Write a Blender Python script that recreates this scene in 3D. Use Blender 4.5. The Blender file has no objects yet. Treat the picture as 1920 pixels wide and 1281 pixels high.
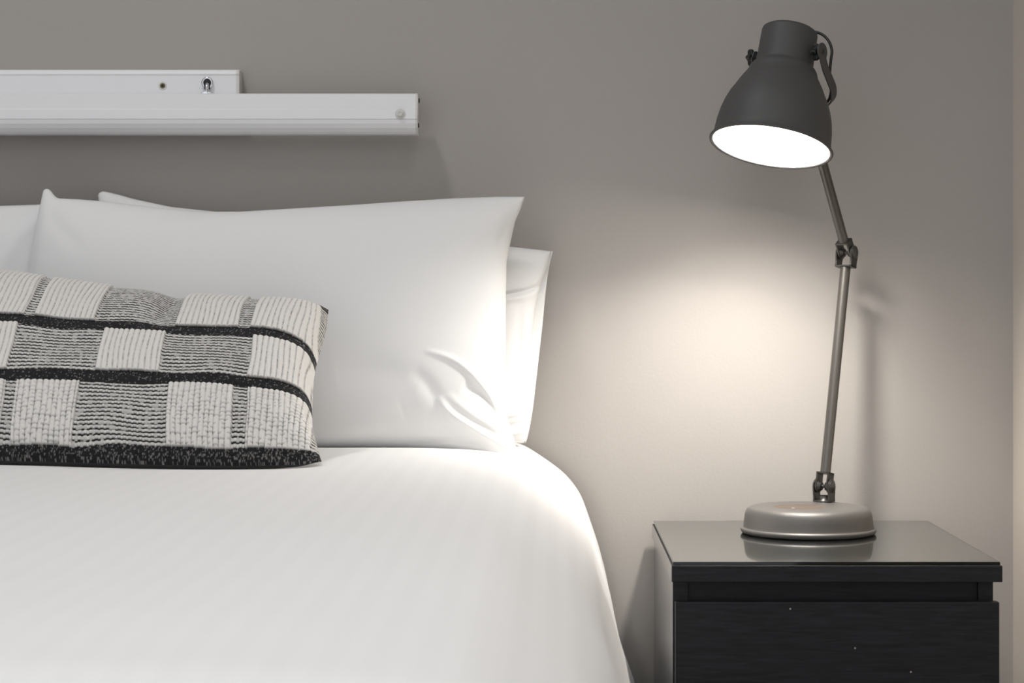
import bpy, bmesh, math, random
import numpy as np
from mathutils import Vector, Matrix

random.seed(7)
RNG = np.random.RandomState(11)
scene = bpy.context.scene
COL = scene.collection

# ------------------------------------------------------------------ camera
F = 3800.0            # focal length in pixels of a 1920 wide frame
D = 2.95              # camera to back wall
CZ = 0.86             # camera height
VX, VY = 1034.0, 574.0
cam_d = bpy.data.cameras.new('camera')
cam = bpy.data.objects.new('camera', cam_d)
COL.objects.link(cam)
cam.location = (0, -D, CZ)
cam.rotation_euler = (math.radians(90), 0, 0)
cam_d.sensor_width = 36
cam_d.lens = F / 1920 * 36
cam_d.shift_x = (960 - VX) / 1920
cam_d.shift_y = -(640.5 - VY) / 1920
cam_d.clip_start = 0.05
cam_d.dof.use_dof = True
cam_d.dof.focus_distance = 2.62
cam_d.dof.aperture_fstop = 8.0
scene.camera = cam

# ------------------------------------------------------------------ light
KEY_W = 52.0
FILL_W = 75.0
BULB = 345.0
LAMP_W = 13.2
WORLD = 0.97
EXPO = 0.0
world = bpy.data.worlds.new('world')
scene.world = world
world.use_nodes = True
bg = world.node_tree.nodes['Background']
bg.inputs[0].default_value = (0.93, 0.965, 1.02, 1)
bg.inputs[1].default_value = WORLD

ld = bpy.data.lights.new('ceiling_and_fill_spot', 'SPOT')  # key: downlight in the ceiling that casts the rail shadows
ld.energy = KEY_W
ld.color = (1.0, 0.99, 0.985)
ld.shadow_soft_size = 0.10
ld.spot_size = math.radians(125)
ld.spot_blend = 1.0
lo = bpy.data.objects.new('ceiling_and_fill_spot', ld)
COL.objects.link(lo)
lo.location = (-0.84, -0.96, 2.93)
fill_ld = ld.copy()
fill_ld.energy = FILL_W
fill_lo = bpy.data.objects.new('ceiling_and_fill_spot', fill_ld)  # added fill lamp, unseen: lifts the front of the bed and the right side
COL.objects.link(fill_lo)
fill_ld.shadow_soft_size = 0.25
fill_lo.location = (0.30, -2.1, 2.93)

scene.view_settings.view_transform = 'Standard'
scene.view_settings.look = 'None'
scene.view_settings.gamma = 1
scene.view_settings.use_curve_mapping = False
scene.view_settings.exposure = EXPO
scene.cycles.max_bounces = 10
scene.cycles.caustics_reflective = True
scene.cycles.caustics_refractive = True


# ------------------------------------------------------------------ helpers
def at(px, py, Y):
    """point of the room at depth Y for a pixel of the photograph"""
    d = D + Y
    return Vector(((px - VX) * d / F, Y, CZ - (py - VY) * d / F))


class MB:
    def __init__(self):
        self.v, self.f, self.sm = [], [], []

    def add(self, vs, fs, smooth=True):
        b = len(self.v)
        self.v += [tuple(p) for p in vs]
        self.f += [tuple(i + b for i in f) for f in fs]
        self.sm += [smooth] * len(fs)

    def lathe(self, prof, o, ax, segs=48, smooth=True, refx=None):
        """prof: (r, s) pairs, s measured along ax from o"""
        ax = Vector(ax).normalized()
        o = Vector(o)
        rx = Vector(refx) if refx is not None else (Vector((1, 0, 0)) if abs(ax.x) < .8 else Vector((0, 1, 0)))
        x = (rx - ax * rx.dot(ax)).normalized()
        y = ax.cross(x)
        vs, fs = [], []
        for r, s in prof:
            for k in range(segs):
                a = 2 * math.pi * k / segs
                vs.append(o + ax * s + (x * math.cos(a) + y * math.sin(a)) * max(r, 1e-5))
        for i in range(len(prof) - 1):
            for k in range(segs):
                k2 = (k + 1) % segs
                fs.append((i * segs + k, i * segs + k2, (i + 1) * segs + k2, (i + 1) * segs + k))
        self.add(vs, fs, smooth)

    def tube(self, path, r, segs=16, caps=True):
        path = [Vector(p) for p in path]
        n = len(path)
        rs = r if isinstance(r, (list, tuple)) else [r] * n
        t0 = (path[1] - path[0]).normalized()
        up = Vector((0, 0, 1)) if abs(t0.z) < .9 else Vector((1, 0, 0))
        x = (up - t0 * up.dot(t0)).normalized()
        vs, fs = [], []
        for i, p in enumerate(path):
            t = (path[min(i + 1, n - 1)] - path[max(i - 1, 0)]).normalized()
            x = (x - t * x.dot(t)).normalized()
            y = t.cross(x)
            for k in range(segs):
                a = 2 * math.pi * k / segs
                vs.append(p + (x * math.cos(a) + y * math.sin(a)) * rs[i])
        for i in range(n - 1):
            for k in range(segs):
                k2 = (k + 1) % segs
                fs.append((i * segs + k, i * segs + k2, (i + 1) * segs + k2, (i + 1) * segs + k))
        self.add(vs, fs, True)
        if caps:
            self.add(vs[:segs], [tuple(reversed(range(segs)))], False)
            self.add(vs[-segs:], [tuple(range(segs))], False)

    def strap(self, path, side, w, th):
        """flat bar along path; side = list of width directions"""
        path = [Vector(p) for p in path]
        n = len(path)
        vs, fs = [], []
        for i, p in enumerate(path):
            t = (path[min(i + 1, n - 1)] - path[max(i - 1, 0)]).normalized()
            s = side[i] if isinstance(side, list) else side
            s = (Vector(s) - t * Vector(s).dot(t)).normalized()
            nn = t.cross(s)
            for a, b in ((-1, -1), (1, -1), (1, 1), (-1, 1)):
                vs.append(p + s * (a * w / 2) + nn * (b * th / 2))
        for i in range(n - 1):
            for k in range(4):
                k2 = (k + 1) % 4
                fs.append((i * 4 + k, i * 4 + k2, (i + 1) * 4 + k2, (i + 1) * 4 + k))
        fs.append((3, 2, 1, 0))
        fs.append(tuple((n - 1) * 4 + k for k in range(4)))
        self.add(vs, fs, False)

    def prism(self, outline, o, ex, ey, ez, depth, bevel=0.0):
        """outline in (ex, ey) extruded +-depth/2 along ez, with an optional bevel"""
        o, ex, ey, ez = Vector(o), Vector(ex), Vector(ey), Vector(ez)
        n = len(outline)
        cx = sum(p[0] for p in outline) / n
        cy = sum(p[1] for p in outline) / n

        def ring(s, inset):
            out = []
            for a, b in outline:
                dx, dy = a - cx, b - cy
                l = math.hypot(dx, dy) or 1
                k = (l - inset) / l
                out.append(o + ex * (cx + dx * k) + ey * (cy + dy * k) + ez * s)
            return out
        h = depth / 2
        rings = [ring(-h, bevel), ring(-h + bevel, 0), ring(h - bevel, 0), ring(h, bevel)] if bevel else [ring(-h, 0), ring(h, 0)]
        vs = [p for r in rings for p in r]
        fs = []
        for i in range(len(rings) - 1):
            for k in range(n):
                k2 = (k + 1) % n
                fs.append((i * n + k, i * n + k2, (i + 1) * n + k2, (i + 1) * n + k))
        fs.append(tuple(reversed(range(n))))
        fs.append(tuple((len(rings) - 1) * n + k for k in range(n)))
        self.add(vs, fs, False)

    def box(self, lo, hi, bev=0.0, segs=2):
        bm = bmesh.new()
        bmesh.ops.create_cube(bm, size=1)
        for v in bm.verts:
            v.co = Vector([(lo[i] + hi[i]) / 2 + v.co[i] * (hi[i] - lo[i]) for i in range(3)])
        if bev:
            bmesh.ops.bevel(bm, geom=bm.edges[:], offset=bev, segments=segs, affect='EDGES', profile=.5)
        bm.verts.ensure_lookup_table()
        self.add([v.co.copy() for v in bm.verts], [[v.index for v in f.verts] for f in bm.faces], False)
        bm.free()

    def build(self, name, m, parent=None):
        off = parent_world(parent)
        me = bpy.data.meshes.new(name)
        me.from_pydata([(p[0] - off.x, p[1] - off.y, p[2] - off.z) for p in self.v], [], self.f)
        me.polygons.foreach_set('use_smooth', self.sm)
        bm = bmesh.new()
        bm.from_mesh(me)
        bmesh.ops.recalc_face_normals(bm, faces=bm.faces)
        bm.to_mesh(me)
        bm.free()
        me.materials.append(m)
        o = bpy.data.objects.new(name, me)
        COL.objects.link(o)
        if parent is not None:
            o.parent = parent
        return o


def parent_world(p):
    off = Vector((0, 0, 0))
    while p is not None:
        off += p.location
        p = p.parent
    return off


def thing(name, label, cat, loc=(0, 0, 0), group=None):
    o = bpy.data.objects.new(name, None)
    o.empty_display_size = .05
    COL.objects.link(o)
    o.location = loc
    return tag(o, label, cat, group)


def tag(o, label, cat, group=None):
    o['label'] = label
    o['category'] = cat
    if group:
        o['group'] = group
    return o


def struct(o):
    o['kind'] = 'structure'
    return o


def grid_mesh(name, V, quads, m, parent=None, smooth=True, attr=None):
    off = parent_world(parent)
    V = V - np.array([off.x, off.y, off.z])
    me = bpy.data.meshes.new(name)
    nq = len(quads)
    me.vertices.add(len(V))
    me.vertices.foreach_set('co', V.astype(np.float32).ravel())
    me.loops.add(nq * 4)
    me.loops.foreach_set('vertex_index', quads.astype(np.int32).ravel())
    me.polygons.add(nq)
    me.polygons.foreach_set('loop_start', np.arange(0, nq * 4, 4, dtype=np.int32))
    me.polygons.foreach_set('use_smooth', np.ones(nq, dtype=bool))
    me.update(calc_edges=True)
    if attr is not None:
        for k, a in attr.items():
            at_ = me.attributes.new(k, 'FLOAT', 'POINT')
            at_.data.foreach_set('value', a.astype(np.float32))
    me.validate()
    me.materials.append(m)
    o = bpy.data.objects.new(name, me)
    COL.objects.link(o)
    if parent is not None:
        o.parent = parent
    return o


def quads_of(nu, nv, flip=False):
    """grid indexed [v, u] with nu columns, nv rows"""
    i = np.arange(nv - 1)[:, None] * nu + np.arange(nu - 1)[None, :]
    q = np.stack([i, i + 1, i + nu + 1, i + nu], -1).reshape(-1, 4)
    return q[:, ::-1] if flip else q


class Waves:
    """smooth noise as a sum of random sine waves"""
    def __init__(self, n, fmin, fmax, seed):
        r = np.random.RandomState(seed)
        a = r.rand(n) * 2 * np.pi
        f = fmin * (fmax / fmin) ** r.rand(n)
        self.kx, self.ky, self.ph = f * np.cos(a), f * np.sin(a), r.rand(n) * 6.28
        self.n = n

    def __call__(self, x, y):
        s = 0
        for kx, ky, ph in zip(self.kx, self.ky, self.ph):
            s = s + np.sin(6.2832 * (kx * x + ky * y) + ph)
        return s / math.sqrt(self.n / 2)


# ------------------------------------------------------------------ materials
def mat(name, color, rough=.6, metal=0.0, spec=.5, bump=None, coat=0, sheen=0, var=None):
    m = bpy.data.materials.new(name)
    m.use_nodes = True
    nt = m.node_tree
    b = nt.nodes['Principled BSDF']
    b.inputs['Base Color'].default_value = (*color, 1)
    b.inputs['Roughness'].default_value = rough
    b.inputs['Metallic'].default_value = metal
    b.inputs['Specular IOR Level'].default_value = spec
    b.inputs['Coat Weight'].default_value = coat
    b.inputs['Sheen Weight'].default_value = sheen
    tc = nt.nodes.new('ShaderNodeTexCoord')
    if var:
        sc, amt = var
        n = nt.nodes.new('ShaderNodeTexNoise')
        n.inputs['Scale'].default_value = sc
        n.inputs['Detail'].default_value = 4
        nt.links.new(tc.outputs['Object'], n.inputs['Vector'])
        mx = nt.nodes.new('ShaderNodeMix')
        mx.data_type = 'RGBA'
        mx.inputs[6].default_value = (*[c * (1 - amt) for c in color], 1)
        mx.inputs[7].default_value = (*[min(1, c * (1 + amt)) for c in color], 1)
        nt.links.new(n.outputs['Fac'], mx.inputs[0])
        nt.links.new(mx.outputs[2], b.inputs['Base Color'])
    if bump:
        sc, st, dist = bump
        n = nt.nodes.new('ShaderNodeTexNoise')
        n.inputs['Scale'].default_value = sc
        n.inputs['Detail'].default_value = 3
        nt.links.new(tc.outputs['Object'], n.inputs['Vector'])
        bp = nt.nodes.new('ShaderNodeBump')
        bp.inputs['Strength'].default_value = st
        bp.inputs['Distance'].default_value = dist
        nt.links.new(n.outputs['Fac'], bp.inputs['Height'])
        nt.links.new(bp.outputs['Normal'], b.inputs['Normal'])
    return m


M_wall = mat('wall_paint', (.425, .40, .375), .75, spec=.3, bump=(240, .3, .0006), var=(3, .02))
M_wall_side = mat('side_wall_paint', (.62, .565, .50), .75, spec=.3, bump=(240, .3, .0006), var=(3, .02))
M_ceil = mat('ceiling_paint', (.8, .8, .79), .9)
M_floor = mat('floor_carpet', (.16, .15, .14), .95, bump=(500, .6, .003))
M_linen = mat('white_cotton', (.86, .858, .854), .85, spec=.25, sheen=.15, bump=(900, .12, .0006))
M_mattress = mat('mattress_fabric', (.75, .74, .72), .9)
M_bedbase = mat('bed_base_fabric', (.10, .10, .11), .9, bump=(600, .3, .001))
M_rail = mat('white_powder_coat', (.87, .87, .885), .38, spec=.5)
M_cap = mat('white_plastic', (.72, .71, .69), .45)
M_chrome = mat('chrome', (.75, .76, .80), .16, metal=1)
M_dark = mat('dark_hole', (.01, .01, .012), .6)
M_screw = mat('brass_screw', (.20, .17, .09), .4, metal=.8)
M_lamp = mat('dark_grey_lacquer', (.070, .069, .069), .56, metal=.0, spec=.5, bump=(1500, .08, .0003))
M_tube = mat('dark_grey_tube_metal', (.13, .122, .112), .36, metal=.7)
M_base = mat('grey_base_metal', (.16, .153, .145), .50, metal=.55, bump=(1500, .06, .0002))
M_joint = mat('grey_joint_metal', (.095, .09, .085), .34, metal=.8)
M_knob = mat('black_plastic', (.018, .018, .018), .4)
M_lining = mat('white_enamel', (.88, .87, .84), .45)
M_pad = mat('brown_pad_rubber', (.125, .100, .083), .8, spec=.08)

# bulb: gives off light
M_bulb = bpy.data.materials.new('lit_bulb')
M_bulb.use_nodes = True
_b = M_bulb.node_tree.nodes['Principled BSDF']
_b.inputs['Base Color'].default_value = (1, 1, 1, 1)
_b.inputs['Emission Color'].default_value = (1.0, .95, .885, 1)
_b.inputs['Emission Strength'].default_value = BULB

# glass
M_glass = bpy.data.materials.new('clear_glass')
M_glass.use_nodes = True
_b = M_glass.node_tree.nodes['Principled BSDF']
_b.inputs['Base Color'].default_value = (.93, .97, .95, 1)
_b.inputs['Transmission Weight'].default_value = 1
_b.inputs['Roughness'].default_value = .025
_b.inputs['IOR'].default_value = 1.5


def make_veneer(name, axis):
    """black brown stained veneer with fine grain relief and small pale chips"""
    m = bpy.data.materials.new(name)
    m.use_nodes = True
    nt = m.node_tree
    b = nt.nodes['Principled BSDF']
    tc = nt.nodes.new('ShaderNodeTexCoord')
    mp = nt.nodes.new('ShaderNodeMapping')
    mp.inputs['Scale'].default_value = (22, 22, 260) if axis == 'x' else (260, 22, 14)
    nt.links.new(tc.outputs['Object'], mp.inputs['Vector'])
    n = nt.nodes.new('ShaderNodeTexNoise')
    n.inputs['Scale'].default_value = 1
    n.inputs['Detail'].default_value = 5
    n.inputs['Distortion'].default_value = .6
    nt.links.new(mp.outputs[0], n.inputs['Vector'])
    rp = nt.nodes.new('ShaderNodeValToRGB')
    rp.color_ramp.elements[0].position = .3
    rp.color_ramp.elements[0].color = (.0045, .0045, .0065, 1)
    rp.color_ramp.elements[1].position = .75
    rp.color_ramp.elements[1].color = (.0150, .0156, .0215, 1)
    nt.links.new(n.outputs['Fac'], rp.inputs[0])
    # chips
    vo = nt.nodes.new('ShaderNodeTexVoronoi')
    vo.inputs['Scale'].default_value = 24
    nt.links.new(tc.outputs['Object'], vo.inputs['Vector'])
    mt = nt.nodes.new('ShaderNodeMath')
    mt.operation = 'LESS_THAN'
    mt.inputs[1].default_value = .028
    nt.links.new(vo.outputs['Distance'], mt.inputs[0])
    mx = nt.nodes.new('ShaderNodeMix')
    mx.data_type = 'RGBA'
    mx.inputs[7].default_value = (.35, .33, .29, 1)
    nt.links.new(mt.outputs[0], mx.inputs[0])
    nt.links.new(rp.outputs[0], mx.inputs[6])
    nt.links.new(mx.outputs[2], b.inputs['Base Color'])
    b.inputs['Roughness'].default_value = .5
    b.inputs['Specular IOR Level'].default_value = .38
    bp = nt.nodes.new('ShaderNodeBump')
    bp.inputs['Strength'].default_value = .3
    bp.inputs['Distance'].default_value = .0005
    nt.links.new(n.outputs['Fac'], bp.inputs['Height'])
    nt.links.new(bp.outputs['Normal'], b.inputs['Normal'])
    return m


M_veneer = make_veneer('black_brown_veneer', 'x')
M_veneer_side = make_veneer('black_brown_veneer_upright', 'z')
_b = M_veneer_side.node_tree.nodes['Principled BSDF']
_b.inputs['Roughness'].default_value = .25
_b.inputs['Specular IOR Level'].default_value = .7
_b.inputs['Coat Weight'].default_value = 1.0
_b.inputs['Coat Roughness'].default_value = .18
_b.inputs['Coat IOR'].default_value = 1.7
M_veneer_side.node_tree.nodes['Bump'].inputs['Strength'].default_value = .03


def make_duvet_mat():
    m = bpy.data.materials.new('striped_white_cotton')
    m.use_nodes = True
    nt = m.node_tree
    b = nt.nodes['Principled BSDF']
    a = nt.nodes.new('ShaderNodeAttribute')
    a.attribute_name = 'across'
    mul = nt.nodes.new('ShaderNodeMath')
    mul.operation = 'MULTIPLY'
    mul.inputs[1].default_value = 2 * math.pi / .026
    nt.links.new(a.outputs['Fac'], mul.inputs[0])
    sn = nt.nodes.new('ShaderNodeMath')
    sn.operation = 'SINE'
    nt.links.new(mul.outputs[0], sn.inputs[0])
    mr = nt.nodes.new('ShaderNodeMapRange')
    mr.inputs[1].default_value = -.25
    mr.inputs[2].default_value = .25
    nt.links.new(sn.outputs[0], mr.inputs[0])
    mx = nt.nodes.new('ShaderNodeMix')
    mx.data_type = 'RGBA'
    mx.inputs[6].default_value = (.853, .850, .846, 1)
    mx.inputs[7].default_value = (.865, .862, .858, 1)
    nt.links.new(mr.outputs[0], mx.inputs[0])
    nt.links.new(mx.outputs[2], b.inputs['Base Color'])
    rr = nt.nodes.new('ShaderNodeMapRange')
    rr.inputs[3].default_value = .8
    rr.inputs[4].default_value = .76
    nt.links.new(mr.outputs[0], rr.inputs[0])
    nt.links.new(rr.outputs[0], b.inputs['Roughness'])
    b.inputs['Sheen Weight'].default_value = .12
    b.inputs['Specular IOR Level'].default_value = .35
    return m


M_duvet = make_duvet_mat()


def make_yarn(name, dark, light, rough=.95):
    m = bpy.data.materials.new(name)
    m.use_nodes = True
    nt = m.node_tree
    b = nt.nodes['Principled BSDF']
    a = nt.nodes.new('ShaderNodeAttribute')
    a.attribute_name = 'yarn'
    mx = nt.nodes.new('ShaderNodeMix')
    mx.data_type = 'RGBA'
    mx.inputs[6].default_value = (*dark, 1)
    mx.inputs[7].default_value = (*light, 1)
    nt.links.new(a.outputs['Fac'], mx.inputs[0])
    nt.links.new(mx.outputs[2], b.inputs['Base Color'])
    b.inputs['Roughness'].default_value = rough
    b.inputs['Specular IOR Level'].default_value = .15
    b.inputs['Sheen Weight'].default_value = .1
    return m


M_yarn = make_yarn('black_and_white_yarn', (.006, .0055, .007), (.82, .80, .77))

# ------------------------------------------------------------------ room shell
XR = 0.672
XL = -2.5
YF = -3.6
ZC = 3.0


def slab(name, lo, hi, m):
    b = MB()
    b.box(lo, hi)
    return struct(b.build(name, m))


slab('wall_back', (XL - .1, 0, 0), (XR + .1, .1, ZC), M_wall)
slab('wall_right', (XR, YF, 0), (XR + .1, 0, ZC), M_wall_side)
slab('wall_left', (XL - .1, YF, 0), (XL, 0, ZC), M_wall)
slab('floor', (XL - .1, YF, -.1), (XR + .1, .1, 0), M_floor)
slab('ceiling', (XL - .1, YF, ZC), (XR + .1, .1, ZC + .1), M_ceil)

# ------------------------------------------------------------------ bed
BX0, BX1 = -1.42, -.045
bed = thing('bed', 'wide bed under the white striped duvet against the back wall', 'bed', (-.73, -1.0, 0))
b = MB(); b.box((BX0, -1.93, .36), (BX1, -.03, .632), .05, 4); b.build('mattress', M_mattress, bed)
b = MB(); b.box((BX0 + .02, -1.91, .10), (BX1 - .02, -.04, .36), .01); b.build('bed_base', M_bedbase, bed)
for x in (BX0 + .08, BX1 - .08):
    for y in (-1.85, -.12):
        b = MB(); b.lathe([(0, 0), (.022, 0), (.028, .10), (0, .10)], (x, y, 0), (0, 0, 1), 16); b.build('leg', M_knob, bed)

# ------------------------------------------------------------------ pillows
def resample(P, n):
    P = np.asarray(P, float)
    s = np.r_[0, np.cumsum(np.hypot(*np.diff(P, axis=0).T))]
    # smooth Catmull-Rom-like interpolation through a dense linear pass and a blur
    t = np.linspace(0, s[-1], n)
    out = np.stack([np.interp(t, s, P[:, k]) for k in range(P.shape[1])], 1)
    return out, t


def poly_dist(qx, qy, pts):
    """distance to polyline, position along it 0..1, signed side"""
    best = np.full(qx.shape, 1e9)
    pos = np.zeros(qx.shape)
    side = np.zeros(qx.shape)
    pts = np.array(pts, float)
    L = np.r_[0, np.cumsum(np.hypot(*np.diff(pts, axis=0).T))]
    for i in range(len(pts) - 1):
        ax, ay = pts[i]
        bx, by = pts[i + 1]
        dx, dy = bx - ax, by - ay
        ll = dx * dx + dy * dy
        t = np.clip(((qx - ax) * dx + (qy - ay) * dy) / ll, 0, 1)
        ex, ey = qx - ax - t * dx, qy - ay - t * dy
        d = np.hypot(ex, ey)
        m = d < best
        best = np.where(m, d, best)
        pos = np.where(m, (L[i] + t * math.sqrt(ll)) / L[-1], pos)
        side = np.where(m, np.sign(dx * ey - dy * ex), side)
    return best, pos, side


def smooth_curve(P, n, blur=2):
    c, _ = resample(P, n)
    for _ in range(blur):
        c[1:-1] = .25 * c[:-2] + .5 * c[1:-1] + .25 * c[2:]
    return c


def coons(bot, top, lef, rig, nu, nv, blur=2):
    B, T = smooth_curve(bot, nu, blur), smooth_curve(top, nu, blur)
    Lc, R = smooth_curve(lef, nv, blur), smooth_curve(rig, nv, blur)
    u = np.linspace(0, 1, nu)[None, :, None]
    v = np.linspace(0, 1, nv)[:, None, None]
    P = (1 - v) * B[None] + v * T[None] + (1 - u) * Lc[:, None] + u * R[:, None]
    P -= (1 - u) * (1 - v) * B[0] + u * (1 - v) * B[-1] + (1 - u) * v * T[0] + u * v * T[-1]
    return P


def lift(px, py, yb, yt, zb, zt):
    Y = np.full(px.shape, (yb + yt) / 2)
    for _ in range(6):
        d = D + Y
        z = CZ - (py - VY) * d / F
        Y = yb + (yt - yb) * np.clip((z - zb) / (zt - zb), -.3, 1.3)
    d = D + Y
    return (px - VX) * d / F, Y, CZ - (py - VY) * d / F


def warp01(n, k=.55):
    """grid parameter that is denser near both ends"""
    t = np.linspace(0, 1, n)
    return t - k * np.sin(2 * np.pi * t) / (2 * np.pi)


def pillow(name, label, outline, yb, yt, zb, zt, Tf, Tb, wrinkles=(), nu=200, nv=140, seed=1, pu=5, pv=3.2, ex=.58, loc=None, noise=.0012, parent=None, bow=0):
    bot, top, lef, rig = outline
    P = coons(bot, top, lef, rig, nu, nv)
    qx, qy = P[..., 0], P[..., 1]
    X, Y, Z = lift(qx, qy, yb, yt, zb, zt)
    u = np.linspace(-1, 1, nu)[None, :]
    v = np.linspace(-1, 1, nv)[:, None]
    env = (1 - np.abs(u) ** pu) * (1 - np.abs(v) ** pv)
    env = np.clip(env, 0, 1) ** ex
    if bow:
        Y = Y + bow * (1 - u ** 2) * (1 - v ** 2)
    w1 = Waves(12, 2, 6, seed)
    edge = np.clip(env * 2.2, 0, 1)
    disp = noise * w1(X, Z) * edge
    for pts, width, amp, mode in wrinkles:
        d, pos, side = poly_dist(qx, qy, smooth_curve(pts, 25, 14))
        amp = amp * .75
        taper = np.clip(np.sin(np.pi * np.clip(pos, .0, 1)), 0, 1) ** .6
        if mode == 'ridge':
            g = np.exp(-(d / width) ** 2)
        elif mode == 'step':
            s = side * d / width
            g = np.tanh(s) * np.exp(-(d / (width * 4)) ** 2)
        else:
            g = (1 - (d / width) ** 2) * np.exp(-(d / width) ** 2)
        disp = disp + amp * g * taper * np.clip(env * 3, 0, 1)
    front = Y - Tf * env - disp
    back = Y + Tb * env
    Vf = np.stack([X, front, Z], -1).reshape(-1, 3)
    Vb = np.stack([X, back, Z], -1).reshape(-1, 3)
    n = nu * nv
    idx = np.arange(n).reshape(nv, nu)
    bidx = idx + n
    bidx[0, :] = idx[0, :]; bidx[-1, :] = idx[-1, :]; bidx[:, 0] = idx[:, 0]; bidx[:, -1] = idx[:, -1]
    qf = quads_of(nu, nv)
    qb = bidx.ravel()[quads_of(nu, nv, True)]
    allv = np.concatenate([Vf, Vb])
    used = np.unique(np.concatenate([qf.ravel(), qb.ravel()]))
    mp = np.full(len(allv), -1)
    mp[used] = np.arange(len(used))
    o = grid_mesh(name, allv[used], mp[np.concatenate([qf, qb])], M_linen, parent)
    return o


# back pillow with an open pillowcase end
bp_root = thing('pillow', 'white pillow behind the large one, open pillowcase end showing at right', 'pillow', tuple(at(610, 835, -.07)))
out_back = (
    [(215, 838), (500, 838), (800, 836), (985, 830)],
    [(183, 366), (186, 360), (193, 358), (205, 361), (222, 365), (250, 373), (320, 388), (600, 418), (850, 450), (960, 463), (1034, 471)],
    [(215, 838), (200, 700), (195, 500), (186, 385), (183, 366)],
    [(985, 830), (990, 790), (993, 733), (993, 690), (996, 642), (1004, 576), (1014, 532), (1028, 497), (1034, 471)],
)
pillow('cover', '', out_back, -.098, -.042, .66, .95, .030, .028, [
    ([(915, 556), (985, 547), (1018, 533)], 4.5, -.013, 'ridge'),
    ([(915, 566), (985, 557), (1012, 546)], 6, .006, 'ridge'),
    ([(990, 580), (984, 640), (986, 720)], 6, .003, 'ridge'),
    ([(976, 560), (972, 660), (974, 740)], 8, -.002, 'ridge'),
    ([(945, 780), (985, 772)], 4, .003, 'ridge'),
    ([(945, 800), (988, 790)], 4, -.003, 'ridge'),
    ([(955, 815), (990, 806)], 4, .003, 'ridge'),
], seed=21, parent=bp_root, pu=14, pv=4, ex=.5, noise=.0008)
# open end of the case: a thin double sheet running past the pillow
fl = []
inner = smooth_curve([(972, 832), (975, 733), (975, 642), (985, 560), (1010, 500), (1033, 472)], 40)
outer = smooth_curve([(986, 830), (991, 814), (999, 768), (1008, 690), (1017, 611), (1024, 537), (1029, 502), (1036, 471)], 40)
b = MB()
rows = []
for i in range(40):
    t = i / 39
    Yl = -.098 + (.056) * t + .016
    row = []
    for k in range(9):
        s = k / 8
        px = inner[i, 0] * (1 - s) + outer[i, 0] * s
        py = inner[i, 1] * (1 - s) + outer[i, 1] * s
        row.append(at(px, py, Yl + .006 * s * math.sin(t * 5) * .6))
    rows.append(row)
vs = [p for r in rows for p in r]
fs = [(i * 9 + k, i * 9 + k + 1, (i + 1) * 9 + k + 1, (i + 1) * 9 + k) for i in range(39) for k in range(8)]
b.add(vs, fs)
flap = b.build('pillowcase_flap', M_linen, bp_root)
sm = flap.modifiers.new('thickness', 'SOLIDIFY'); sm.thickness = .0014; sm.offset = 0

# pillow at the left, mostly cut by the frame
out_left = (
    [(-640, 842), (-300, 842), (0, 842), (95, 838)],
    [(-650, 372), (-600, 388), (-300, 388), (0, 386), (70, 384), (118, 378)],
    [(-640, 842), (-620, 700), (-620, 500), (-650, 372)],
    [(95, 838), (100, 700), (98, 500), (104, 420), (118, 378)],
)
p_left = pillow('pillow', '', out_left, -.135, -.075, .66, .95, .052, .045, [
    ([(10, 520), (45, 440), (75, 410)], 14, .004, 'ridge'),
    ([(-40, 430), (30, 415), (90, 395)], 10, -.003, 'ridge'),
], seed=33)
tag(p_left, 'white pillow cut off by the left edge of the picture, beside the large one', 'pillow')

# large front pillow
out_front = (
    [(36, 852), (150, 846), (400, 842), (640, 840), (750, 840), (830, 843), (900, 848), (940, 853), (972, 858)],
    [(81, 357), (84, 354), (89, 353), (95, 357), (101, 366), (108, 372), (150, 374), (200, 378), (300, 390), (370, 397), (450, 397), (550, 391), (650, 385), (750, 378), (850, 372), (930, 369), (984, 369)],
    [(36, 852), (42, 780), (46, 700), (48, 600), (52, 520), (58, 480), (66, 430), (74, 390), (81, 357)],
    [(972, 858), (967, 835), (958, 805), (951, 780), (949, 720), (948, 620), (949, 540), (950, 490), (956, 460), (966, 415), (977, 390), (984, 369)],
)
p_front = pillow('pillow', '', out_front, -.205, -.125, .66, .955, .068, .045, [
    # folds that run out of the lower right corner
    ([(800, 655), (860, 668), (900, 710), (945, 785), (965, 830)], 5, .0065, 'ridge'),
    ([(870, 720), (905, 735), (940, 775)], 13, -.008, 'ridge'),
    ([(905, 700), (935, 735), (950, 770)], 8, -.004, 'ridge'),
    ([(825, 740), (835, 765), (880, 795), (930, 828), (968, 850)], 7, .009, 'ridge'),
    ([(840, 735), (880, 770), (930, 800), (955, 820)], 8, .004, 'ridge'),
    ([(800, 790), (860, 815), (930, 845)], 12, -.006, 'ridge'),
    ([(770, 832), (840, 822), (900, 836)], 7, -.004, 'ridge'),
    ([(780, 690), (810, 720), (830, 760)], 14, -.004, 'ridge'),
    ([(640, 700), (720, 690), (790, 715)], 30, -.003, 'ridge'),
    ([(610, 830), (660, 800), (760, 770)], 22, .004, 'ridge'),
    # top seam dents
    ([(230, 415), (330, 402), (400, 398)], 12, -.005, 'ridge'),
    ([(360, 420), (440, 400), (520, 396)], 14, .004, 'ridge'),
    ([(88, 360), (110, 420), (170, 470)], 14, -.003, 'ridge'),
    ([(960, 380), (920, 440), (860, 470)], 20, .003, 'ridge'),
    ([(975, 385), (950, 430), (930, 470)], 8, -.003, 'ridge'),
    ([(945, 500), (900, 520), (840, 520)], 14, -.002, 'ridge'),
], nu=300, nv=200, seed=9)
tag(p_front, 'large plump white pillow in front of the others, pointed corner at top left', 'pillow')


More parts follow.
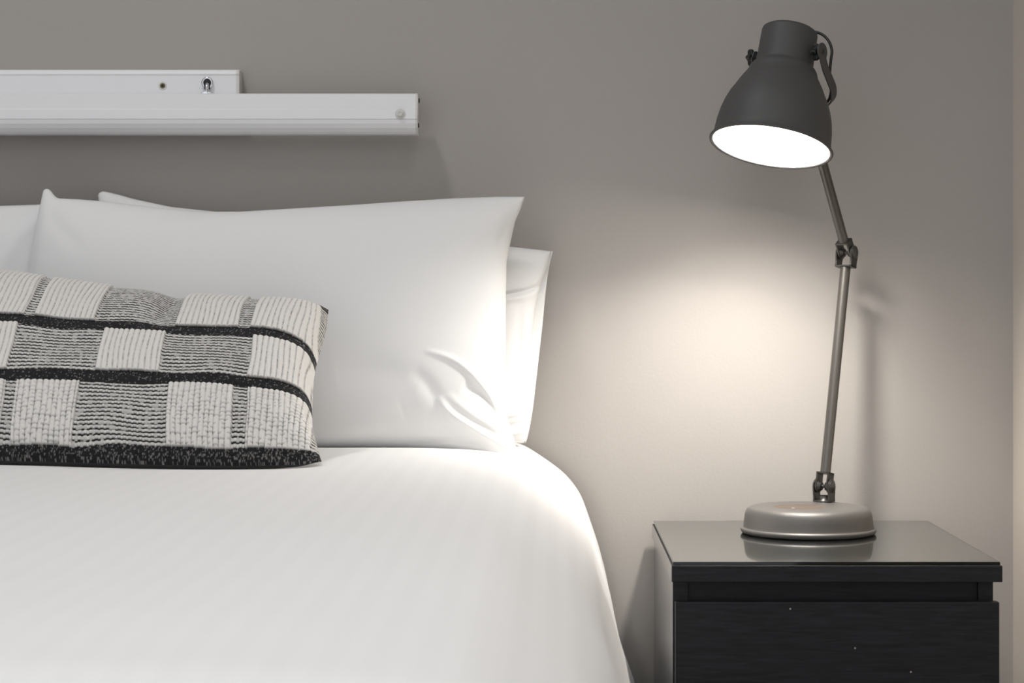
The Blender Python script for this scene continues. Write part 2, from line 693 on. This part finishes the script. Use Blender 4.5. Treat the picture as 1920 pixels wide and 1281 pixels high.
# ------------------------------------------------------------------ woven cushion
def cushion():
    root = thing('cushion', 'black and white woven lumbar cushion with ribbed squares and black bands', 'cushion', tuple(at(200, 868, -.53)))
    nu, nv = 620, 400
    bot = [(-225, 862), (-100, 866), (0, 864), (150, 868), (300, 872), (450, 874), (560, 872), (603, 866)]
    top = [(-215, 508), (-100, 510), (0, 519), (85, 530), (210, 548), (290, 559), (345, 566), (400, 569), (500, 572), (570, 572), (600, 574), (616, 581)]
    lef = [(-225, 862), (-205, 780), (-200, 690), (-205, 600), (-215, 508)]
    rig = [(603, 866), (594, 835), (586, 805), (585, 770), (588, 715), (592, 690), (604, 650), (612, 618), (616, 581)]
    P = coons(bot, top, lef, rig, nu, nv, 4)
    X, Y, Z = lift(P[..., 0], P[..., 1], -.537, -.305, .672, .873)
    u = np.linspace(-1, 1, nu)[None, :] * np.ones((nv, 1))
    v = np.linspace(0, 1, nv)[:, None] * np.ones((1, nu))
    q = VX + X * F / 2.42                      # metres across, in photo-sized units of 0.64 mm
    wj = Waves(14, 6, 30, 2)
    wl = Waves(10, 2, 6, 8)
    q = q + 1.4 * wj(X, v * .3)
    vv = v + .0035 * wj(v * .3, X) + .042 * np.clip((230 - q) / 260, 0, 1.3) * np.sin(np.pi * v)
    env = (np.clip(1 - np.abs(u) ** 9, 0, 1) * np.clip(1 - np.abs(2 * v - 1) ** 2.1, 0, 1)) ** .6
    puff = 1 + .03 * wl(X, v * .3)
    puff = puff - .30 * np.exp(-((q - 272) / 24) ** 2) * np.clip((v - .62) / .25, 0, 1)
    puff = puff + .12 * np.exp(-((q - 205) / 40) ** 2) * np.clip((v - .6) / .3, 0, 1) + .08 * np.exp(-((q - 345) / 40) ** 2) * np.clip((v - .6) / .3, 0, 1)
    t = .060 * env * puff
    bands = [(0, .036), (.292, .352), (.585, .643), (.968, 1.01)]
    cols = {
        0: [(-260, -175, 'w'), (-175, -55, 'p'), (-55, 3, 'p'), (3, 25, 'w'), (25, 140, 'p'), (140, 313, 'w'), (313, 438, 'p'), (438, 464, 'w'), (464, 580, 'p'), (580, 700, 'w')],
        1: [(-260, -110, 'w'), (-110, -1, 'p'), (-1, 166, 'w'), (166, 287, 'p'), (287, 458, 'w'), (458, 600, 'p'), (600, 700, 'w')],
        2: [(-260, -150, 'w'), (-150, 3, 'p'), (3, 22, 'w'), (22, 143, 'p'), (143, 301, 'w'), (301, 424, 'p'), (424, 449, 'w'), (449, 572, 'p'), (572, 700, 'w')],
    }
    edges = [(.036, .292), (.352, .585), (.643, .968)]
    region = np.full((nv, nu), -1)
    kinds, names = [], []
    rid = 0
    for i, (a, c) in enumerate(bands):
        region[(vv >= a - .001) & (vv < c)] = rid
        region[(vv < 0) & (i == 0)] = rid
        kinds.append('b%d' % i); rid += 1
    for r, (a, c) in enumerate(edges):
        m = (vv >= a) & (vv < c)
        for (x0, x1, k) in cols[r]:
            lo = -1e9 if x0 == -260 else x0
            region[m & (q >= lo) & (q < x1)] = rid
            kinds.append(k); rid += 1
    region[region < 0] = 3
    isP = np.isin(region, [i for i, k in enumerate(kinds) if k == 'p'])
    isW = np.isin(region, [i for i, k in enumerate(kinds) if k == 'w'])
    isB = ~(isP | isW)
    # yarn relief (metres) and yarn colour (0 black, 1 white)
    rnd = RNG.rand(nv, nu)
    rnd2 = (rnd + np.roll(rnd, 1, 0) + np.roll(rnd, 1, 1) + np.roll(rnd, 2, 0)) / 4
    cellx = np.floor(q / 5.2).astype(int)
    rows_v = np.floor(vv / .0176).astype(int)
    hsh = np.abs(np.sin(cellx * 12.9898 + rows_v * 78.233) * 43758.5453) % 1
    rib = np.abs(np.sin(np.pi * q / 10.4)) ** .7
    bead = .5 + .5 * np.cos(2 * np.pi * (vv / .0176 + .22 * np.sin(np.floor(q / 10.4) * 7.1)))
    hP = .0034 + .0026 * rib + (.0004) * bead + .0006 * (rnd2 - .5)
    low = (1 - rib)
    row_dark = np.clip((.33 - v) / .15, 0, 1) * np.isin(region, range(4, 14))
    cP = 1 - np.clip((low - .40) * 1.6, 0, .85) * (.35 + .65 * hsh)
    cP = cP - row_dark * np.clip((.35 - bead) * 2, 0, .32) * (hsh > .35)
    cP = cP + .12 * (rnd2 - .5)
    wig = .0013 * np.sin(2 * np.pi * q / 10.4)
    ph = ((vv + wig) / .0176) % 1
    line = np.clip((np.abs(ph - .5) - .22) * 7, 0, 1)        # 1 = black line
    hW = .0004 + .0011 * (1 - line) + .0004 * np.cos(2 * np.pi * q / 5.2) * (1 - line)
    fleck = (hsh > .80)
    cW = (1 - line) * (.93 - .20 * (hsh > .6)) + line * fleck * .55
    cW = np.clip(cW - (1 - line) * .22 * (.5 + .5 * np.cos(2 * np.pi * q / 5.2)) * (hsh < .5), 0, 1)
    hB = .0002 + .0008 * np.abs(np.sin(np.pi * q / 5.2))
    spk = np.where(v < .055, .80, .93)
    hs2 = np.abs(np.sin(np.floor(q / 1.6) * 39.3468 + np.floor(v / .0042) * 11.135) * 24634.6345) % 1
    cB = .004 + .30 * (hs2 > spk) * (.4 + .6 * rnd) + .03 * rnd2
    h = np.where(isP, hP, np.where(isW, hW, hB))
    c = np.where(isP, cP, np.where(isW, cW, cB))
    # soften the height at patch borders, keep ribs
    for _ in range(1):
        hp = np.pad(h, 1, mode='edge')
        h = .5 * h + .125 * (hp[:-2, 1:-1] + hp[2:, 1:-1] + hp[1:-1, :-2] + hp[1:-1, 2:])
    h = h * np.clip(env * 3, 0, 1)
    t = t + h
    # front normal of the leaning cushion
    lean = Vector((0, .232, .201)).normalized()
    nrm = np.array([0, -lean.z, lean.y])
    spread = .0 * u
    Vf = np.stack([X, Y, Z], -1) + t[..., None] * nrm
    Vf = Vf.reshape(-1, 3)
    allq = quads_of(nu, nv)
    reg_q = region.ravel()[allq[:, 0]]
    col = np.clip(c, 0, 1).ravel()
    lab = {'p': ('pile_patch', 'ribbed white pile patch'), 'w': ('woven_patch', 'flat woven patch of thin black and white lines')}
    for i, k in enumerate(kinds):
        sel = allq[reg_q == i]
        if len(sel) < 6:
            continue
        used = np.unique(sel)
        mp = np.full(nu * nv, -1)
        mp[used] = np.arange(len(used))
        nm, lb = lab.get(k, ('black_band', 'black knitted band with white flecks'))
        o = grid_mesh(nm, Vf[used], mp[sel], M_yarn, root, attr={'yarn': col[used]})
        o['label'] = lb
    # back cover, coarser
    su, sv = 5, 5
    iu = np.arange(0, nu, su); iu[-1] = nu - 1
    iv = np.arange(0, nv, sv); iv[-1] = nv - 1
    tb = (.050 * env)[np.ix_(iv, iu)]
    B3 = np.stack([X, Y, Z], -1)[np.ix_(iv, iu)] - tb[..., None] * nrm
    grid_mesh('cover_back', B3.reshape(-1, 3), quads_of(len(iu), len(iv), True), M_yarn, root,
              attr={'yarn': np.full(len(iu) * len(iv), .04)})['label'] = 'plain black back of the cushion'
    return root


cushion()


# duvet: cross-section swept along the bed, rounded over the edge and hanging down the side
prof_r = [(-.40, .6725), (-.25, .672), (-.16, .6715), (-.105, .669), (-.06, .6645), (-.039, .6595), (-.0066, .6385), (.0206, .618), (.042, .590),
          (.053, .558), (.067, .5166), (.079, .471), (.085, .438), (.0905, .406), (.103, .369), (.115, .339), (.121, .28), (.122, .20), (.122, .13)]
XM = -.735
half = [(XM, .675)] + prof_r
left = [(2 * XM - x, z) for x, z in reversed(prof_r)]
sec = np.array(left + half)


sec_d, sec_t = resample(sec, 420)
for _ in range(6):
    sec_d[1:-1] = .25 * sec_d[:-2] + .5 * sec_d[1:-1] + .25 * sec_d[2:]
nS = len(sec_d)
NY = 230
ys = np.linspace(-.025, -2.02, NY)
wv1 = Waves(10, .8, 3.0, 3)
wv2 = Waves(12, 2.5, 7.0, 5)
S = np.repeat(sec_d[None], NY, 0)
Yg = np.repeat(ys[:, None], nS, 1)
Xg, Zg = S[..., 0].copy(), S[..., 1].copy()
drop = np.clip((.66 - Zg) / .5, 0, 1)
flat = 1 - np.clip((.672 - Zg) / .02, 0, 1)
sidew = np.sign(Xg - XM)
# gentle unevenness on top, hanging folds at the sides
Zg += flat * (.0014 * wv1(Xg, Yg) + .0003 * wv2(Xg, Yg))
awayY = np.clip((-.52 - Yg) / .4, 0, 1)
Xg += sidew * drop * awayY * (.010 * np.sin(Yg * 11 + Zg * 7) + .006 * np.sin(Yg * 23 + 1 - Zg * 9))
Xg += sidew * drop * .002 * np.sin(Yg * 26 + Zg * 16)
# foot end rolls over and hangs
foot = np.clip((-1.88 - Yg) / .14, 0, 1)
Yg2 = Yg.copy()
rows_foot = ys < -1.88
Zg -= foot ** 2 * .10 * (Zg - .13) / .54
# pillows and cushion press into the duvet
from mathutils.bvhtree import BVHTree
bpy.context.view_layer.update()
resting = [o for o in scene.objects if o.type == 'MESH' and (o.name.startswith('pillow') or o.name.startswith('cover') or (o.parent and o.parent.name.startswith('cushion')))]
bv, bf = [], []
for o in resting:
    me = o.data
    co = np.empty(len(me.vertices) * 3, np.float32)
    me.vertices.foreach_get('co', co)
    off = np.array(parent_world(o))
    b0 = len(bv)
    bv += [tuple(p) for p in (co.reshape(-1, 3) + off)]
    bf += [tuple(b0 + i for i in p.vertices) for p in me.polygons]
tree = BVHTree.FromPolygons(bv, bf)
lim = np.full(Zg.shape, 9.0)
low_v = np.array(bv)
low_v = low_v[low_v[:, 2] < .676]
del bv, bf
iy = np.clip(np.round((low_v[:, 1] - ys[0]) / (ys[1] - ys[0])).astype(int), 0, NY - 1)
ix = np.clip(np.searchsorted(sec_d[:, 0], low_v[:, 0]), 0, nS - 1)
np.minimum.at(lim, (iy, ix), low_v[:, 2] - .0022)
for r in range(NY):
    if ys[r] < -.75:
        break
    for c_ in range(nS):
        if Zg[r, c_] > .60:
            h = tree.ray_cast(Vector((Xg[r, c_], Yg[r, c_], .5)), Vector((0, 0, 1)), .25)
            if h[0] is not None:
                lim[r, c_] = h[0].z - .0022
for _ in range(2):
    lp = np.pad(lim, 1, mode='edge')
    lim = np.minimum.reduce([lp[1:-1, 1:-1], lp[:-2, 1:-1], lp[2:, 1:-1], lp[1:-1, :-2], lp[1:-1, 2:]])
dent = np.maximum(0, Zg - lim)
soft = dent.copy()
for _ in range(10):
    sp_ = np.pad(soft, 1, mode='edge')
    soft = .2 * (sp_[1:-1, 1:-1] + sp_[:-2, 1:-1] + sp_[2:, 1:-1] + sp_[1:-1, :-2] + sp_[1:-1, 2:])
Zg = Zg - np.maximum(dent, soft)
V = np.stack([Xg, Yg2, Zg], -1).reshape(-1, 3)
across = np.repeat(sec_t[None], NY, 0).ravel()
duvet = grid_mesh('duvet', V, quads_of(nS, NY, True), M_duvet, attr={'across': across})
so = duvet.modifiers.new('thickness', 'SOLIDIFY')
so.thickness = .012
so.offset = -1
tag(duvet, 'white duvet with faint satin stripes draped over the bed edge', 'duvet')


# ------------------------------------------------------------------ white wall rails
def rail(root, prof, x0, x1, name, m):
    """prof: list of (protrusion, z), closed outline swept along X"""
    n = len(prof)
    b = MB()
    vs = [(x, -p, z) for x in (x0, x1) for p, z in prof]
    fs = [(k, (k + 1) % n, n + (k + 1) % n, n + k) for k in range(n)]
    fs += [tuple(range(n)), tuple(range(2 * n - 1, n - 1, -1))]
    b.add(vs, fs, False)
    return b.build(name, m, root)


ru = thing('wall_rail', 'shorter white metal rail fixed to the wall, chrome hook near its end', 'rail', (-1.0, 0, 1.165))
prof_u = [(.0, 1.2015), (.022, 1.2015), (.0265, 1.2005), (.0285, 1.198), (.0295, 1.1955), (.0308, 1.195), (.0308, 1.1938), (.0298, 1.193), (.0298, 1.14), (.0285, 1.134), (.024, 1.130), (0, 1.130)]
XU = -.4545
rail(ru, prof_u, -1.62, XU, 'rail_body', M_rail)


def cap(root, prof, x0, x1, grow=0.0006, ins=.003):
    n = len(prof)
    cp = sum(p for p, z in prof) / n
    cz = sum(z for p, z in prof) / n
    b = MB()
    vs = []
    for x, k in ((x0, 1), (x0 + (x1 - x0) * .55, 1), (x1, 0)):
        for p, z in prof:
            s = grow if k else -ins * .5
            dp, dz = p - cp, z - cz
            vs.append((x, -max(0, cp + dp * (1 + s / .03)), cz + dz * (1 + s / .04)))
    fs = []
    for r in range(2):
        fs += [(r * n + k, r * n + (k + 1) % n, (r + 1) * n + (k + 1) % n, (r + 1) * n + k) for k in range(n)]
    fs += [tuple(range(n)), tuple(range(3 * n - 1, 2 * n - 1, -1))]
    b.add(vs, fs, False)
    return b.build('end_cap', M_cap, root)


cap(ru, prof_u, XU, XU + .0045)
cap(ru, prof_u, -1.62, -1.6245)
# screw in a countersunk hole
c = at(305, 161, -.0298)
b = MB(); b.lathe([(.0062, 0), (.006, .0006), (.0046, .0007), (.0034, -.0002)], c, (0, -1, 0), 24); b.build('screw_hole', M_cap, ru)
b = MB(); b.lathe([(.0044, .0003), (.0030, .0005), (.0012, -.0006), (0, -.0006)], c, (0, -1, 0), 20)
sc_ = b.build('screw', M_screw, ru)
b = MB(); b.lathe([(.0022, .0007), (0, .0007)], c, (0, -1, 0), 12); b.build('screw_recess', M_dark, sc_)
# chrome hook
c = at(389.5, 156, -.0298)
b = MB()
b.lathe([(.0086, 0), (.0086, .004), (.0078, .0056), (.0056, .0058), (.0050, .0048), (0, .0046)], c, (0, -1, 0), 32)
hook = b.build('hook', M_chrome, ru)
b = MB(); b.prism([(-.0042, -.0095), (.0042, -.0095), (.0042, .002), (.003, .0048), (0, .006), (-.003, .0048), (-.0042, .002)], c + Vector((0, -.0058, 0)), (1, 0, 0), (0, 0, 1), (0, 1, 0), .0016)
b.build('hook_slot', M_dark, hook)
b = MB()
b.tube([c + Vector((.0005, -.004, -.001)), c + Vector((.0005, -.008, -.003)), c + Vector((.0005, -.010, -.008)), c + Vector((.0005, -.011, -.0135)), c + Vector((.0005, -.014, -.0165)), c + Vector((.0005, -.022, -.0165))], .0026, 12)
b.build('hook_arm', M_chrome, hook)
b = MB(); b.box(c + Vector((-.0065, -.016, -.0168)), c + Vector((.0075, -.004, -.0142)), .0008); b.build('hook_plate', M_chrome, hook)

rl = thing('wall_rail', 'longer white metal rail in front of the shorter one, round button at its end', 'rail', (-.95, -.05, 1.134))
zz = lambda py: CZ + (VY - py) * 2.883 / F
prof_l = [(.031, zz(173)), (.060, zz(174.5)), (.0635, zz(176.5)), (.0665, zz(204)), (.0682, zz(205.5)), (.0684, zz(207.5)), (.0692, zz(215)), (.0698, zz(223)),
          (.0682, zz(223.4)), (.0682, zz(224.8)), (.0700, zz(225.2)), (.0690, zz(232)), (.0660, zz(240)), (.0600, zz(247)), (.0545, zz(250.5)), (.031, zz(250.5))]
XLr = -.1935
rail(rl, prof_l, -1.75, XLr, 'rail_body', M_rail)
cap(rl, prof_l, XLr, XLr + .0032, ins=.0012)
cap(rl, prof_l, -1.75, -1.7532, ins=.0012)
for (pp, z) in ((.046, zz(186)), (.056, zz(234))):
    b = MB(); b.lathe([(.0036, 0), (.0032, .0012), (0, .0016)], (XLr + .0032, -pp, z), (1, 0, 0), 16)
    s = b.build('screw', M_dark, rl); s['label'] = 'small black screw head in the end cap'
for x in (-.62, -1.4):
    b = MB(); b.box((x - .02, -.034, zz(220)), (x + .02, -.0285, zz(185)), .001); b.build('mounting_bracket', M_rail, rl)
c = at(750.5, 213.5, -.069)
b = MB()
b.lathe([(.0074, -.001), (.0074, .0014), (.0060, .0020), (.0044, .0020), (.0044, .0078), (.0036, .0088), (.0024, .0088), (.0018, .0074), (0, .0074)], c, (0, -1, 0), 28, False)
b.build('button', M_cap, rl)

# ------------------------------------------------------------------ nightstand
ns = thing('nightstand', 'black-brown wood-veneer nightstand with overhanging top beside the bed', 'nightstand', (.345, -.25, 0))
PXM = 2.46 / F


def fx(px): return (px - VX) * PXM


def fz(py): return CZ - (py - VY) * PXM


SX0, SX1 = fx(1263.2), fx(1880)
b = MB(); b.box((SX0 - .002, -.4895, fz(1092)), (SX1, -.014, fz(1061.5)), .0007); b.build('top_panel', M_veneer, ns)
b = MB(); b.box((SX0 - .0026, -.4885, fz(1092)), (SX0 - .0020, -.0145, fz(1061.5))); b.build('edge_band', M_veneer_side, ns)
b = MB(); b.box((fx(1263.2), -.471, .0), (fx(1263.2) + .018, -.016, fz(1092)), .0006); b.build('side_panel', M_veneer_side, ns)
b = MB(); b.box((fx(1868) - .018, -.471, .0), (fx(1868), -.016, fz(1092)), .0006); b.build('side_panel', M_veneer_side, ns)
for x0 in (fx(1263.2), fx(1868) - .018):
    b = MB(); b.box((x0, -.4717, .0), (x0 + .018, -.4711, fz(1092))); b.build('edge_band', M_veneer, ns)
b = MB(); b.box((fx(1263.2) + .018, -.024, .04), (fx(1868) - .018, -.018, fz(1092))); b.build('back_panel', M_veneer, ns)
b = MB(); b.box((fx(1263.2) + .018, -.46, .03), (fx(1868) - .018, -.03, .045)); b.build('bottom_panel', M_veneer, ns)
b = MB(); b.box((fx(1263.2) + .018, -.466, fz(1133)), (fx(1868) - .018, -.452, fz(1092)), .0005); b.build('front_rail', M_veneer, ns)
dz = [(fz(1130), fz(1130) - .232), (fz(1130) - .236, .022)]
for (zt, zb) in dz:
    b = MB(); b.box((fx(1266.5), -.4885, zb), (fx(1874.5), -.4725, zt), .0009)
    dr = b.build('drawer_front', M_veneer, ns)
    b = MB()
    x0, x1 = fx(1263.2) + .03, fx(1868) - .03
    b.box((x0, -.471, zb + .03), (x0 + .012, -.06, zt - .055)); b.box((x1 - .012, -.471, zb + .03), (x1, -.06, zt - .055))
    b.box((x0, -.072, zb + .03), (x1, -.06, zt - .055)); b.box((x0, -.471, zb + .03), (x1, -.06, zb + .038))
    b.build('drawer_box', M_veneer, dr)

GZ = fz(1054)
b = MB(); b.box((fx(1262), -.490, GZ - .0043), (fx(1875.5), -.018, GZ), .0006, 2)
gl = b.build('glass_top', M_glass)
tag(gl, 'clear glass sheet lying on the nightstand top', 'glass sheet')

# ------------------------------------------------------------------ desk lamp
BC = Vector((.3515, -.176, GZ))
lamp = thing('desk_lamp', 'dark grey jointed metal lamp, lit, standing on the glass nightstand top', 'lamp', tuple(BC))
prof = [(0, .0005), (.088, .0005), (.0905, .0012), (.0920, .0034), (.0926, .0052), (.0921, .0070), (.0908, .0080), (.0893, .0080), (.0888, .0090), (.0884, .0110), (.0876, .0180), (.0866, .0255),
        (.0855, .0295), (.0836, .0328), (.0805, .0350), (.0765, .0362), (.0715, .0366), (.0600, .0367), (0, .0367)]
b = MB(); b.lathe(prof, BC, (0, 0, 1), 96)
base = b.build('base', M_base, lamp)
pc = Vector((.3385, -.186, GZ + .0364))
b = MB(); b.lathe([(0, .0006), (.0344, .0006), (.0350, .0002)], pc, (0, 0, 1), 64)
pad = b.build('charging_pad', M_pad, base); pad['label'] = 'round brownish disc set in the base top'
# small plus mark on the disc
b = MB()
mk = pc + Vector((-.0115, -.022, .0007))
b.box(mk + Vector((-.0022, -.0006, 0)), mk + Vector((.0022, .0006, .0003))); b.box(mk + Vector((-.0006, -.0022, 0)), mk + Vector((.0006, .0022, .0003)))
b.build('plus_mark', M_cap, base)

PHI = math.radians(37)
pv_ax = Vector((math.cos(PHI), -math.sin(PHI), 0))     # pivot axis, right and towards the room
wdir = Vector((-math.sin(PHI), -math.cos(PHI), 0))     # swing direction, left and towards the room
J1 = at(1545, 912, -.118)


def on_swing(px, py, P0):
    """point of the swing plane through P0 seen at a pixel"""
    dX = 0
    for _ in range(30):
        d = D + P0.y + dX * math.cos(PHI) / math.sin(PHI)
        dX = (px - VX) * d / F - P0.x
    Y = P0.y + dX * math.cos(PHI) / math.sin(PHI)
    return at(px, py, Y)


J2 = on_swing(1588, 474, J1)
HT = .30
ax = (wdir * HT + Vector((0, 0, -math.sqrt(1 - HT * HT)))).normalized()      # shade axis, pointing down
nb = (wdir * -math.sqrt(1 - HT * HT) + Vector((0, 0, -HT))).normalized()     # behind the shade
PN = at(1474, 103, -.212)                                                      # pivot point in the neck
END = PN + ax * .050 + nb * .078
dl = (J2 - J1).normalized()
du = (END - J2).normalized()


def clevis(o, up, ax_, sep, plate_w, length, ear, th=.0022):
    """U bracket: two ears around the pivot o and a bridge at distance length along up"""
    b = MB()
    up = (up - ax_ * up.dot(ax_)).normalized()
    side = ax_.cross(up).normalized()
    r = plate_w / 2
    outl = [(-r, length), (r, length), (r, length * .62), (ear * .98, ear * .35)]
    for k in range(0, 13):
        a = math.pi * k / 12
        outl.append((ear * math.cos(a), -ear * math.sin(a)))
    outl += [(-ear * .98, ear * .35), (-r, length * .62)]
    for s in (-1, 1):
        b.prism(outl, o + ax_ * (s * sep / 2), side, up, ax_, th, .0004)
    b.prism([(-r, length - th), (r, length - th), (r, length), (-r, length)], o, side, up, ax_, sep + th, 0)
    return b


def joint(P, low, high, root):
    # outer bracket belongs to the piece below, inner bracket to the piece above
    clevis(P, low, pv_ax, .0235, .0170, .0215, .0102).build('joint_bracket', M_joint, root)
    clevis(P, high, pv_ax, .0172, .0165, .0195, .0094).build('joint_bracket', M_joint, root)
    b = MB()
    b.lathe([(.0022, -.014), (.0022, .014)], P, pv_ax, 14)
    b.lathe([(0, .0168), (.0030, .0166), (.0056, .0152), (.0064, .0140), (.0084, .0138), (.0086, .0122)], P, pv_ax, 24)
    b.lathe([(0, .0168), (.0030, .0166), (.0056, .0152), (.0064, .0140), (.0084, .0138), (.0086, .0122)], P, -pv_ax, 24)
    for s_ in (-1, 1):
        b.lathe([(.0078, s_ * .0088), (.0078, s_ * .0070), (.0060, s_ * .0064), (.0058, s_ * .0034), (.0040, s_ * .0028), (.0022, s_ * .0027)], P, pv_ax, 24)
    bo = b.build('pivot_bolt', M_joint, root)
    b = MB()
    b.box(Vector((-.0009, -.0004, 0)), Vector((.0009, .0004, .0001)))
    return bo


joint(J1, Vector((0, 0, -1)), dl, lamp)
joint(J2, -dl, du, lamp)
b = MB(); b.lathe([(.010, 0), (.010, .0035), (.007, .0045), (.007, .010)], Vector((J1.x, J1.y, GZ + .0362)), (0, 0, 1), 24); b.build('joint_foot', M_joint, lamp)
b = MB(); b.tube([J1 + dl * .0190, J2 - dl * .0205], .0073, 28); b.build('lower_arm', M_tube, lamp)
b = MB(); b.tube([J2 + du * .0165, END + du * .004], .0070, 28); b.build('upper_arm', M_tube, lamp)

# shade
outer_p = [(0, -.0365), (.030, -.0365), (.0345, -.0358), (.0372, -.0338), (.0380, -.031), (.0384, 0), (.0388, .0135), (.0392, .0160), (.0400, .0172), (.0432, .0198), (.0458, .0240), (.0470, .0285), (.0488, .0325), (.0528, .0388), (.0572, .0465), (.0610, .0545),
           (.0665, .0645), (.0715, .0770), (.0752, .0905), (.0775, .1050), (.0786, .1190), (.0793, .1295)]
rim = [(.0800, .1302), (.0822, .1304), (.0834, .1318), (.0830, .1334), (.0815, .1340), (.0795, .1335), (.0783, .1322)]
b = MB(); b.lathe(outer_p + rim, PN, ax, 96); shade = b.build('lamp_shade', M_lamp, lamp)
inner_p = [(.0783, .1322), (.0781, .1290), (.0772, .1190), (.0760, .1050), (.0738, .0915), (.0700, .0780), (.0650, .0660), (.0595, .0560), (.0545, .0480), (.0490, .0400), (.0440, .0335), (.0400, .0270), (.0370, .0180), (.0368, -.020), (.034, -.030), (0, -.031)]
b = MB(); b.lathe(inner_p, PN, ax, 96); ln = b.build('shade_lining', M_lining, shade); ln['label'] = 'white inside of the shade'
BE = .092
b = MB(); b.lathe([(0, -.028), (.020, -.028), (.020, .010), (.016, .014), (0, .014)], PN, ax, 32); b.build('bulb_socket', M_knob, shade)
b = MB()
b.lathe([(.0135, .012), (.0135, .030), (.016, .040), (.026, .060), (.0300, .070), (.0302, .074)], PN, ax, 32)
b.build('bulb_body', M_lining, shade)
b = MB()
b.lathe([(.0302 * math.cos(math.radians(t)), .074 + .010 * math.sin(math.radians(t))) for t in (0, 15, 30, 45, 60, 75, 90)], PN, ax, 32)
b.build('light_bulb', M_bulb, shade)
# added spot for the bulb's light, aimed straight down to brighten the lower wall
bl = bpy.data.lights.new('bulb_beam', 'SPOT')
bl.energy = LAMP_W
bl.color = (1.0, .95, .885)
bl.shadow_soft_size = .028
bl.spot_size = math.radians(134)
bl.spot_blend = 1.0
blo = bpy.data.objects.new('bulb_beam', bl)
COL.objects.link(blo)
blo.location = PN + ax * .109
blo.rotation_euler = Vector((.03, 0, -1)).to_track_quat('-Z', 'Y').to_euler()

# yoke strap, knobs, cable
ctrl = [(.0555, -.002, -.004, 0), (.0558, .006, .002, 0), (.0565, .018, .012, 0), (.0565, .028, .028, 0), (.054, .036, .046, 0), (.044, .043, .064, 0), (.026, .048, .075, 0), (0, .050, .0785, 0)]
side_r = ctrl[:]
side_l = [(.0475, 0, -.006, 0), (.049, .006, .0, 0), (.054, .018, .012, 0)] + ctrl[3:]
pts = [PN + pv_ax * p + ax * a + nb * n for p, a, n, _ in side_r] + [PN - pv_ax * p + ax * a + nb * n for p, a, n, _ in reversed(side_l[:-1])]


def spline(pts, m=6):
    out = []
    n = len(pts)
    for i in range(n - 1):
        p0, p1, p2, p3 = pts[max(i - 1, 0)], pts[i], pts[i + 1], pts[min(i + 2, n - 1)]
        for k in range(m):
            t = k / m
            out.append(.5 * ((2 * p1) + (p2 - p0) * t + (2 * p0 - 5 * p1 + 4 * p2 - p3) * t * t + (3 * p1 - p0 - 3 * p2 + p3) * t ** 3))
    out.append(pts[-1])
    return out


sp = spline(pts)
sides = []
for p in sp:
    rel = p - PN
    pcoord = rel.dot(pv_ax)
    k = max(0, 1 - abs(pcoord) / .05)
    # width runs across the strap: at the ends seen on edge, at the back facing down the axis
    sides.append((ax * .75 - nb * .66).normalized())
b = MB(); b.strap(sp, sides, .0155, .0018); b.build('yoke', M_lamp, lamp)
b = MB(); b.lathe([(0, -.012), (.0085, -.012), (.0095, -.008), (.0095, .010), (0, .010)], END, du, 24); b.build('yoke_socket', M_lamp, lamp)
for s in (1, -1):
    a_ = pv_ax * s
    # ear plate of the yoke, around the screw
    b = MB()
    oc = PN + a_ * (.0555 if s == 1 else .0478)
    er = .0122 if s == 1 else .0085
    b.prism([(er * math.cos(2 * math.pi * k / 24), er * math.sin(2 * math.pi * k / 24)) for k in range(24)], oc, ax, nb, a_, .002, .0003)
    b.lathe([(.003, -.022 if s == 1 else -.010), (.003, .002)], oc, a_, 12)
    b.lathe([(.0055, -.0085), (.0055, -.005), (.003, -.0045)], oc, a_, 16)
    b.build('yoke_ear', M_lamp, lamp)
    # lobed hand knob: inside the ear on the right, outside on the left
    b = MB()
    lob = []
    for k in range(60):
        th = 2 * math.pi * k / 60
        lob.append(((.0098 + .0022 * math.cos(5 * th)) * math.cos(th), (.0098 + .0022 * math.cos(5 * th)) * math.sin(th)))
    kc = -.0080 if s == 1 else .0062
    b.prism(lob, oc + a_ * kc, ax, nb, a_, .0075, .0014)
    b.lathe([(.006, kc + .003), (.0052, kc + .0054), (0, kc + .0058)], oc, a_, 20)
    b.build('knob', M_knob, lamp)
cb = [PN + pv_ax * .012 + ax * -.0362 + nb * .010, PN + pv_ax * .024 + ax * -.0385 + nb * .014, PN + pv_ax * .040 + ax * -.034 + nb * .016, PN + pv_ax * .0525 + ax * -.023 + nb * .017,
      PN + pv_ax * .0590 + ax * -.009 + nb * .018, PN + pv_ax * .0580 + ax * .004 + nb * .021, PN + pv_ax * .0545 + ax * .020 + nb * .030, PN + pv_ax * .048 + ax * .034 + nb * .050, PN + pv_ax * .034 + ax * .043 + nb * .068, PN + pv_ax * .008 + ax * .050 + nb * .080]
b = MB(); b.tube(spline(cb), .0019, 10); b.build('cable', M_knob, lamp)
